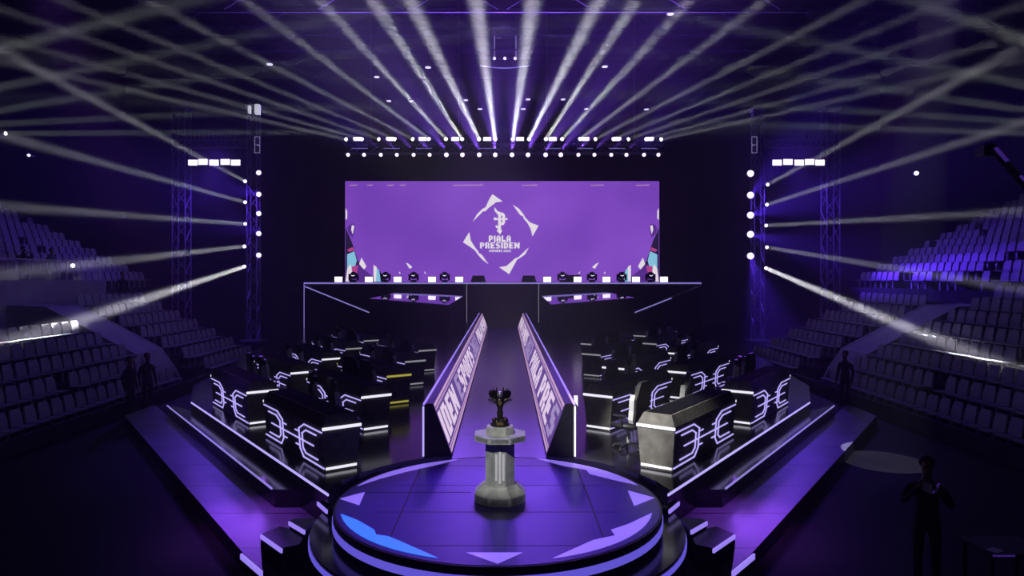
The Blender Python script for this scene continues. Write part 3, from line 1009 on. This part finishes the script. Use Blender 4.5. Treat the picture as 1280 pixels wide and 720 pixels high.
# tower lamps
LB = [((307, 227), (80, 105)), ((307, 253), (60, 185)), ((307, 280), (60, 262)), ((306, 308), (130, 328)), ((306, 333), (30, 423))]
RB = [((959, 231), (1190, 105)), ((958, 256), (1220, 172)), ((957, 282), (1250, 266)), ((958, 309), (1220, 352)), ((957, 335), (1199, 437))]
for lst, side in ((LB, 'left'), (RB, 'right')):
    for i, (a, b) in enumerate(lst):
        Yd = 24 if i < 4 else (21.8 if side == 'left' else 21.5)
        beam_at(P(*a, TY - 1.0), P(*b, Yd), f'white beam light on the outer side of the inner {side} tower, {ORD[i]} from the top', f'{side} tower beam lights', 1.1 if i < 4 else (2.0 if side == 'left' else 1.5), 80000 if i < 4 else 420000, blend=.5, scale=.8)
for side, x, ys in (('left', 323.5, (216, 243, 267, 292, 319)), ('right', 938, (217, 244, 269, 293, 320))):
    for i, y in enumerate(ys):
        p = P(x, y, TY - 1.0)
        wash_at(p, Vector((p.x * .6, 0, p.z)), f'round white wash light on the inner edge of the {side} tower, {ORD[i]} from the top', f'{side} tower wash lights', 1.0 if side == 'left' else 1.35)
# violet light thrown from the towers
for p, d, a, pw in ((P(938, 244, 42.3), P(985, 190, 36), 22, 13000), (P(938, 269, 42.3), P(1060, 235, 34), 26, 17000), (P(938, 293, 42.3), P(1090, 330, 34), 28, 14000), (P(938, 320, 42.3), P(985, 480, 34), 32, 15000),
                    (P(324, 243, 42.3), P(240, 230, 36), 30, 6000), (P(324, 292, 42.3), P(235, 260, 34), 28, 3500)):
    spot(p, d, a, pw, (.10, .025, 1), 1, .1, 'tower_wash')
for x in (268, 998):
    spot(P(x, 199, 40.4), P(x, 300, 20), 100, 1300, (.14, .04, 1), 1, .2, 'blinder_lamp')
    spot(P(x, 205, 40.4), P(x, 300, 43), 110, 2600, (.14, .04, 1), 1, .2, 'blinder_lamp')

# long beams from the side trusses high over the stands
SBL = [((5, 167), 27.5, (300, 165.5), 27, 1.0, 52000), ((-90, 159.5), 23, (220, 144), 24, 1.25, 52000), ((-200, 170), 20, (230, 101), 23, 1.6, 75000), ((-300, 171), 17.5, (230, 62), 22, 1.9, 105000), ((-400, 165), 15.5, (190, 13), 20, 2.6, 170000)]
for i, (a, Ya, b, Yb, ang, pw) in enumerate(SBL):
    beam_at(P(*a, Ya), P(*b, Yb), f'white beam light high over the left stand, {ORD[i]} from the stage end', 'left roof beam lights', ang, pw, (.93, 1, .98), .6, scale=.6)
SBR = [((1305, 168), 26.5, (1000, 157), 27, 1.0, 52000), ((1400, 160), 23, (1040, 137), 24, 1.25, 52000), ((1480, 168), 20, (1030, 100), 23, 1.6, 75000), ((1560, 162), 17.5, (1040, 58), 22, 1.9, 105000), ((1640, 170), 15.5, (1100, -12), 20, 2.6, 170000)]
for i, (a, Ya, b, Yb, ang, pw) in enumerate(SBR):
    beam_at(P(*a, Ya), P(*b, Yb), f'white beam light high over the right stand, {ORD[i]} from the stage end', 'right roof beam lights', ang, pw, (.93, 1, .98), .6, scale=.6)

# ================================================================== roof steel
for i, (Y, z) in enumerate(((30, 18.4), (36, 18.0), (40, 18.2), (44, 18.6), (48.5, 19.0), (53, 19.4))):
    t = thing('roof_truss', f'dim lattice roof truss spanning the arena, {ORD[i]} from the front', 'truss', (0, Y, z), 'roof trusses')
    lt = MB()
    n = 26
    for e in (0, 1):
        lt.bar((-32, Y, z + e * 1.5), (32, Y, z + e * 1.5), .12, .12)
    for k in range(n):
        x0, x1 = -32 + 64 * k / n, -32 + 64 * (k + 1) / n
        lt.bar((x0, Y, z if k % 2 else z + 1.5), (x1, Y, z + 1.5 if k % 2 else z), .07)
    lt.build('lattice', mat('roof steel', (.06, .06, .08), .8, metal=.0, noise=.2), t)
for i, (x, y, Y) in enumerate(((337, 80, 47), (486, 126, 57), (514, 126, 57), (535, 84, 47), (582, 125, 57), (600, 136, 58), (654, 136, 58), (660, 124, 57), (733, 136, 58), (704, 124, 57), (756, 83, 47), (808, 136.5, 58), (838, 17, 41), (471, 96, 52))):
    p = P(x, y, Y)
    t = thing('ceiling_lamp', f'small ceiling lamp glowing in the dark roof, {ORD[i]} of the scattered lamps', 'light', p, 'scattered ceiling lamps')
    MB().lathe([(.22, 0), (.25, .12), (.1, .3), (.03, .35)], 12, p).build('shade', M_FIX, t, True)
    MB().lathe([(.20, -.04), (.20, .0)], 12, p).build('diffuser', M_LENSD, t)
    hz = 23.0
    MB().bar(p + Vector((0, 0, .3)), Vector((p.x, p.y, hz)), .03).build('rod', M_FIX, t)
for s, side in ((-1, 'left'), (1, 'right')):
    x = 618 if s < 0 else 645
    t = thing('hanging_cable', f'string of bright links hanging {side} of the central roof catwalk', 'cable', P(x, 40, 44), 'hanging cables')
    cb = MB()
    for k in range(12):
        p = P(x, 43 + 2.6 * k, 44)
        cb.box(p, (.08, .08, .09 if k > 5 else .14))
    cb.build('link', mat('painted lit steel', (.5, .5, .6), .4, emit=(.45, .42, .8), estr=.35, noise=.1), t)  # light on the links is painted as emission, they are no lamps
    a, b = P(x, -30, 44), P(x, 74, 44)
    MB().bar(a, b, .025).build('wire', M_STEEL, t)
t = thing('hanging_lamp_rail', 'small curved pipe with lamps hanging from the central roof catwalk', 'rig', P(631, 78, 44))
cr_ = MB()
pp = [P(600 + 6.2 * k, 82 - 5 * abs(math.sin(PI * (k / 10))) * -0.6 - (3 if 2 < k < 8 else 0) * 0, 44) for k in range(11)]
for a, b in zip(pp, pp[1:]):
    cr_.bar(a, b, .06)
cr_.build('pipe', mat('painted lit steel', (1, 1, 1)), t)  # takes over the painted glow of the links
for k in range(3):
    p = P(618 + 13 * k, 73, 44)
    MB().ball(p, .10, 8).build('lamp', M_LENSD, t)

# ================================================================== stands
RISE, GO = .42, .85
def terrace(s, x0, z0, rows, Ya, Yb, name):
    mb = MB()
    for i in range(rows):
        xa = x0 + GO * i
        mb.box((s * (xa + GO / 2), (Ya + Yb) / 2, (z0 + RISE * i) / 2), (GO, Yb - Ya, z0 + RISE * i))
    return struct(mb.build(name, M_STAND))


# one moulded seat, facing -X before turning
def seat_mesh(mb, at=Vector((0, 0, 0)), s=1):
    q = lambda x, y, z: at + Vector((s * x, y, z))
    w = .21
    ring = lambda x0, x1, z0, ww: [q(x0, -ww, z0), q(x1, -ww, z0), q(x1, ww, z0), q(x0, ww, z0)]
    mb.loft([ring(.16, .20, .36, w), ring(.17, .22, .50, w), ring(.20, .25, .66, w * .97), ring(.24, .28, .80, w * .78)])       # back
    mb.hexa([q(-.20, -w, .37), q(-.20, w, .37), q(.20, w, .35), q(.20, -w, .35)], [q(-.21, -w, .41), q(-.21, w, .41), q(.18, w, .39), q(.18, -w, .39)])   # pan
    mb.box(q(.05, 0, .18), (.08, .10, .36))                                                                                    # foot
    return mb


sm_ = {}
for s in (-1, 1):
    o = seat_mesh(MB(), s=s).build('stadium_seat', M_SEAT)
    tag(o, 'x', 'seat')
    sm_[s] = [o, False]
far = MB()
X0, Z0 = 11.35, .05
for s, side in ((-1, 'left'), (1, 'right')):
    NR = 5 if s < 0 else 8
    terrace(s, X0, Z0, NR, 13.0, 25.2, 'terrace_' + side)
    terrace(s, X0, Z0, 7, 27.5, 33.0, 'terrace_far_' + side)
    terrace(s, 18.6, 3.55, 11, 17.0, 37.2, 'terrace_upper_' + side)
    # front rail wall of the lower tier
    struct(MB().box((s * (X0 - .1), 23.0, .2), (.14, 20.0, .4)).build('trim_' + ('3' if s < 0 else '4'), M_PARA if False else M_STAND))
    for row in range(NR):
        y = 14.4
        k = 0
        while y < 24.95:
            if not ((row, k) in ((2, 5), (3, 9), (1, 11), (4, 3), (5, 12)) ):
                p = (s * (X0 + GO * row + .42), y, Z0 + RISE * row)
                base, used = sm_[s]
                lab = f'grey plastic seat in row {ORD[row]} from the floor of the {side} lower stand, camera side of the parapet'
                lab = f'grey plastic seat in the {ORD[row]} row up, near block of the {side} lower stand'
                if not used:
                    o = base
                    sm_[s][1] = True
                else:
                    o = base.copy()
                    COL.objects.link(o)
                o.location = p
                o.rotation_euler = (0, 0, random.uniform(-.05, .05))
                tag(o, lab, 'seat', f'{ORD[row]} row seats of the near {side} block')
            y += .52
            k += 1
    for row in range(7):
        y = 27.9
        while y < 32.6:
            seat_mesh(far, Vector((s * (X0 + GO * row + .42), y, Z0 + RISE * row)), s)
            y += .52
    for row in range(11):
        y = 19.5
        while y < 36.8:
            if random.random() > .06 and not (27.6 < y < 28.6) and not (s < 0 and y < 30.5 and row < 2):
                seat_mesh(far, Vector((s * (18.6 + GO * row + .42), y, 3.55 + RISE * row)), s)
            y += .52
fo = far.build('stadium_seating', M_SEAT)
tag(fo, 'rows of grey plastic seats filling the far blocks and upper tiers of both stands', 'seating', None, 'stuff')

# stair parapets between the blocks
for s, side in ((-1, 'left'), (1, 'right')):
    t = thing('stair_parapet', f'pale sloping parapet of the stair between the {side} lower seat blocks', 'parapet', (s * 14.5, 25, 0), 'stair parapets')
    for j, Yp in enumerate((25.42, 27.28)):
        out = [(12.7, .0), (12.95, .50), (13.5, 1.28), (16.8, 3.02), (18.3, 3.08), (18.3, .0)]
        a = [Vector((s * x, Yp - .08, z)) for x, z in out]
        MB().slab(a, (0, .16, 0)).build('side_wall', M_PARA, t)
    top = [(12.95, .48), (13.5, 1.26), (16.8, 3.0), (18.3, 3.06)]
    cv = MB()
    for (x0, z0), (x1, z1) in zip(top, top[1:]):
        cv.hexa([(s * x0, 25.4, z0 - .2), (s * x1, 25.4, z1 - .2), (s * x1, 27.3, z1 - .2), (s * x0, 27.3, z0 - .2)], [(s * x0, 25.4, z0), (s * x1, 25.4, z1), (s * x1, 27.3, z1), (s * x0, 27.3, z0)])
    cv.build('sloping_cover', M_PARA, t)

# left balcony front with a clear railing
struct(MB().box((-18.4, 24.5, 2.85), (.3, 14.4, 2.25)).build('trim_1', M_PARA))
struct(MB().box((18.4, 27.0, 3.3), (.3, 20.0, .5)).build('trim_2', M_STAND))
t = thing('balcony_railing', 'clear glazed railing with a thin top rail along the left balcony front', 'railing', (-18.4, 24.5, 3.97))
gp = mat('clear panel', (.6, .6, .8), .05, noise=0)
nt = gp.node_tree
bs = nt.nodes['Principled BSDF']
bs.inputs['Alpha'].default_value = .16
MB().box((-18.4, 24.5, 4.38), (.02, 14.2, .80)).build('glass_panel', gp, t)
MB().box((-18.4, 24.5, 4.80), (.05, 14.2, .04)).build('top_rail', M_STEEL, t)
for k in range(7):
    MB().box((-18.4, 17.6 + 2.3 * k, 4.38), (.05, .05, .84)).build('post', M_STEEL, t)

# ================================================================== people
def person(name, label, loc, rotz, pose='stand', shirt=M_CLOTH, group=None):
    t = thing(name, label, 'person', loc, group)
    t.rotation_euler = (0, 0, rotz)
    J, Ed, Rr = [], [], []

    def v(p, r, par=None):
        J.append(p)
        Rr.append(r)
        if par is not None:
            Ed.append((par, len(J) - 1))
        return len(J) - 1
    sit = pose == 'sit'
    pz = .52 if sit else .95
    pel = v((0, 0, pz), (.15, .11))
    ab = v((0, .0, pz + .16), (.135, .10), pel)
    ch = v((0, .01, pz + .36), (.165, .115), ab)
    nb = v((0, .01, pz + .50), (.07, .06), ch)
    nk = v((0, -.005, pz + .58), (.052, .052), nb)
    h0 = v((0, -.015, pz + .66), (.075, .085), nk)
    h1 = v((0, -.015, pz + .74), (.078, .095), h0)
    v((0, -.01, pz + .80), (.05, .06), h1)
    v((0, -.125, pz + .685), (.012, .012), h0)       # nose
    for s in (-1, 1):
        sh = v((s * .19, .01, pz + .44), (.062, .06), ch)
        if pose == 'camera':
            el = v((s * .27, -.12, pz + .24), (.046, .046), sh)
            wr = v((s * .10, -.30, pz + .50), (.032, .03), el)
            hd = Vector((s * .07, -.34, pz + .57))
        elif sit:
            el = v((s * .26, -.06, pz + .18), (.046, .046), sh)
            wr = v((s * .16, -.28, pz + .14), (.032, .03), el)
            hd = Vector((s * .13, -.36, pz + .14))
        else:
            el = v((s * .25, .03, pz + .16), (.046, .046), sh)
            wr = v((s * .26, -.05, pz - .08), (.032, .03), el)
            hd = Vector((s * .26, -.075, pz - .17))
        pm = v(tuple(hd), (.036, .02), wr)
        dirv = (hd - Vector(J[wr])).normalized()
        for k in range(4):
            o = (k - 1.5) * .018
            b = v((hd.x, hd.y + o, hd.z) if pose == 'stand' else (hd.x + o, hd.y, hd.z), (.009, .009), pm)
            e_ = Vector(J[b]) + dirv * (.055 + .01 * (1.5 - abs(k - 1.5)))
            c = v(tuple(e_), (.008, .008), b)
            v(tuple(e_ + dirv * .02 + Vector((-s * .01, 0, -.008))), (.007, .007), c)
        v(tuple(hd + Vector((-s * .035, -.02, .0))), (.010, .010), pm)
        hp = v((s * .09, 0, pz - .06), (.09, .09), pel)
        if sit:
            kn = v((s * .12, -.42, pz - .04), (.062, .062), hp)
            an = v((s * .12, -.40, .09), (.042, .042), kn)
        else:
            kn = v((s * .10, -.02, .50), (.060, .062), hp)
            an = v((s * .105, .02, .09), (.042, .045), kn)
        toe = v((s * .12, (-.62 if sit else -.16), .045), (.042, .036), an)
    me = bpy.data.meshes.new(name + '_body')
    me.from_pydata(J, Ed, [])
    o = bpy.data.objects.new('body', me)
    COL.objects.link(o)
    md = o.modifiers.new('skin', 'SKIN')
    md.use_smooth_shade = True
    for i, r in enumerate(Rr):
        me.skin_vertices[0].data[i].radius = r
        me.skin_vertices[0].data[i].use_root = i == 0
    sb = o.modifiers.new('sub', 'SUBSURF')
    sb.levels = sb.render_levels = 1
    dg = bpy.context.evaluated_depsgraph_get()
    m2 = bpy.data.meshes.new_from_object(o.evaluated_get(dg))
    o.modifiers.clear()
    o.data = m2
    m2.materials.clear()
    m2.materials.append(shirt)
    m2.materials.append(M_SKIN)
    for p in m2.polygons:
        c = p.center
        if c.z > pz + .56 or any((c - Vector(J[i])).length < .05 for i in range(len(J)) if Rr[i][0] < .02):
            p.material_index = 1
        p.use_smooth = True
    o.parent = t
    hr = MB()
    hr.ball((0, .012, pz + .765), .094, 14, 1.0)
    ho = hr.build('hair', M_HAIR)
    for vv in ho.data.vertices:                       # cap of hair: nothing in front of the face
        if vv.co.y < -.02 and vv.co.z < pz + .775:
            vv.co.y = -.02
    ho.parent = t
    for s in (-1, 1):
        eo = MB().ball((s * .03, -.098, pz + .715), .011, 8).build('eye', M_HAIR)
        eo.parent = t
    mo = MB().box((0, -.098, pz + .645), (.045, .012, .008)).build('mouth', M_HAIR)
    mo.parent = t
    return t


person('person', 'person in black at the foot of the left stair parapet, nearer the stage of two', (-10.85, 21.1, 0), R(60), group=None)
person('person', 'person in black standing at the left stand front, the farther of two from the stage', (-10.9, 20.2, 0), R(80))
person('person', 'person in dark clothes standing at the stage end of the left balcony', (-17.6, 31.9, 2.55), R(60))
person('person', 'person in black standing at the foot of the right stair parapet', (10.85, 21.7, 0), R(-60))
person('person', 'dark crew person holding a camera up in the lower right corner', (5.62, 9.0, 0), R(-30), 'camera')
person('person', 'person in dark shirt leaning near the pale panel behind the left balcony glazing', (-19.2, 27.6, 3.55), R(70), 'camera')
person('person', 'person seated behind the left balcony glazing beside a small beam lamp', (-19.25, 29.4, 3.55), R(80), 'stand', mat('blue cloth', (.05, .12, .22), .8))
struct(MB().box((-17.6, 31.9, 1.27), (1.2, 1.2, 2.54)).build('landing_left', M_STAND))

# crew corner bottom right
q = Vector((6.15, 9.1, 0))
t = thing('crew_table', 'small dark crew table with a violet lit edge in the lower right corner', 'table', (6.42, 8.7, 0))
MB().box((6.42, 8.7, .73), (.76, .6, .04)).build('tabletop', M_FIX, t)
for a in (-1, 1):
    for b in (-1, 1):
        MB().bar((6.42 + a * .34, 8.7 + b * .25, 0), (6.42 + a * .34, 8.7 + b * .25, .71), .04).build('leg', M_FIX, t)
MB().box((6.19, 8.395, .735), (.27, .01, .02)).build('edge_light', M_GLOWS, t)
pp_ = MB()
pp_.box((6.17, 8.52, .755), (.15, .13, .006), R(25))
tag(pp_.build('paper_sheet', M_WHITE), 'white paper sheet lying on the crew table in the lower right corner', 'paper')
t = thing('camera_rig', 'dark handheld video camera with a glowing violet streak held by the crew person', 'camera', (5.48, 8.68, 1.5))
p = Vector((5.45, 8.62, 1.50))
MB().box(p, (.12, .22, .12)).build('body', M_FIX, t)
MB().tube(p + Vector((0, -.11, 0)), p + Vector((-.03, -.24, .02)), .045, .05).build('lens_hood', M_FIX, t)
MB().bar(p + Vector((-.06, -.12, -.03)), p + Vector((.02, -.12, .09)), .016, .012).build('painted_streak', M_GLOWS, t)  # streak of violet light, painted as a glowing bar

# camera crane on the far right
t = thing('camera_crane', 'camera crane arm lit violet reaching in from the right above the stand', 'crane', P(1238, 181, 13))
a, b = P(1237, 181, 13), P(1330, 285, 12)
MB().bar(a, b, .10, .12).build('arm', M_FIX, t)
MB().bar(a.lerp(b, .05) + Vector((0, -.07, 0)), a.lerp(b, .22) + Vector((0, -.07, 0)), .07, .05).build('painted_glow', M_GLOWS, t)  # glowing bars stand in for violet light falling on the arm
MB().bar(a.lerp(b, .40) + Vector((0, -.07, 0)), a.lerp(b, .62) + Vector((0, -.07, 0)), .06, .04).build('painted_glow', M_GLOWS, t)
MB().box(a + Vector((-.06, 0, -.12)), (.26, .24, .2)).build('camera_head', M_FIX, t)
MB().tube(b, Vector((b.x + .6, b.y, 0)), .06).build('column', M_FIX, t)

# small lamps over the stands
for x, y, Y, lab in ((1145.5, 216.5, 30, 'tiny warm lamp glowing in the dark above the right upper stand'), (36, 194, 27, 'tiny pale lamp glowing in the dark above the left upper stand'), (91, 332, 30.2, 'small bright lamp behind the left balcony glazing')):
    p = P(x, y, Y)
    t = thing('stand_lamp', lab, 'light', p)
    MB().ball(p, .09 if Y > 28 else .06, 10).build('bulb', M_LENS if Y > 28 else M_LENSD, t)
    MB().bar(p, p + Vector((0, .3, 0)), .05).build('arm', M_FIX, t)
spot(P(91, 332, 29.2), P(40, 362, 24), 2.5, 2500, (1, 1, 1), .5, .03, 'balcony_lamp')

# ================================================================== wash and key lamps, added fill
sp = lambda *a, **k: spot(*a, **k)
# violet wash from the rig on the glossy round stage
for x in (-3, 0, 3):
    sp((x, 45.2, 13.0), (x * .25, 10.6, .8), 10, 2300, (.24, .085, 1), 1, .9)
sp((0, 14, 9.5), (0, 9.6, .8), 34, 2600, (.34, .15, 1), .6, .3)  # added overhead fill for disc and walkway, no fixture there
sp((0, 12.5, 10.0), (0, 14.5, .8), 30, 700, (.75, .65, 1), 1, .3)
sp((0, 20, 10.5), (0, 24, .8), 20, 350, (.5, .5, 1), 1, .3)
# lower decks: violet wash from the towers plus added overhead spots
for s in (-1, 1):
    sp((s * 15.2, 43.2, 11.5), (s * 4.3, 11.0, .25), 7, 3800, (.28, .075, 1), 1, .9)
    sp((s * 6.5, 9.5, 9), (s * 4.2, 10.9, .25), 17, 3800, (.42, .09, 1), 1, .3)
    sp((s * 9, 13, 11), (s * 7.2, 15.3, .25), 28, 1500, (.16, .05, 1), 1, .3)
# white key on pedestal and trophy
sp((-2.5, 2.2, 9), (0.03, 10.3, 1.5), 7.5, 3700, (1, 1, .95), .5, .12)
# white light on the right desk ends
sp((-6.0, 3.5, 13), (2.6, 13.1, 1.25), 10.5, 27000, (1, .98, .90), .6, .12)
# grey pool on the arena floor
sp((7, 10, 13), PZ(1104, 577, 0), 7.2, 13000, (.85, .9, 1), .06, .02)
# dim blue violet fill added over the stands
for s in (-1, 1):
    sp((s * 3, 14, 16), (s * 15, 18.5, 2), 50, 330 if s > 0 else 480, (.17, .16, 1), 1, .5)
    sp((s * 2, 24, 16), (s * 16, 28, 2), 36, 1100, (.22, .16, 1), 1, .5)
    sp((s * 6, 31, 14), (s * (20.5 if s > 0 else 22), 33.5, 5.2), 30, 6500 if s > 0 else 3200, (.13, .04, 1), 1, .5)

# ================================================================== haze, camera, look
w = bpy.data.worlds.new('arena air')
sc.world = w
w.use_nodes = True
nt = w.node_tree
nt.nodes['Background'].inputs[0].default_value = (.0, .0, .0, 1)
vs = nt.nodes.new('ShaderNodeVolumeScatter')
vs.inputs['Density'].default_value = .006
vs.inputs['Anisotropy'].default_value = .25
nt.links.new(vs.outputs[0], nt.nodes['World Output'].inputs['Volume'])

c = bpy.data.cameras.new('camera')
co = bpy.data.objects.new('camera', c)
COL.objects.link(co)
co.location = (CX, 0, H)
co.rotation_euler = (PI / 2, 0, 0)
c.sensor_width = 36
c.lens = 36 * F / 1280
c.shift_x = (640 - VX) / 1280
c.shift_y = (VY - 360) / 1280
c.clip_end = 300
sc.camera = co
sc.view_settings.view_transform = 'Standard'
sc.view_settings.look = 'None'
sc.view_settings.exposure = 0
sc.view_settings.gamma = 1
sc.view_settings.use_curve_mapping = False
sc.cycles.use_denoising = True
sc.cycles.use_adaptive_sampling = False
sc.cycles.volume_bounces = 0
sc.cycles.max_bounces = 5
sc.cycles.diffuse_bounces = 2
sc.cycles.glossy_bounces = 3
sc.cycles.sample_clamp_indirect = 4
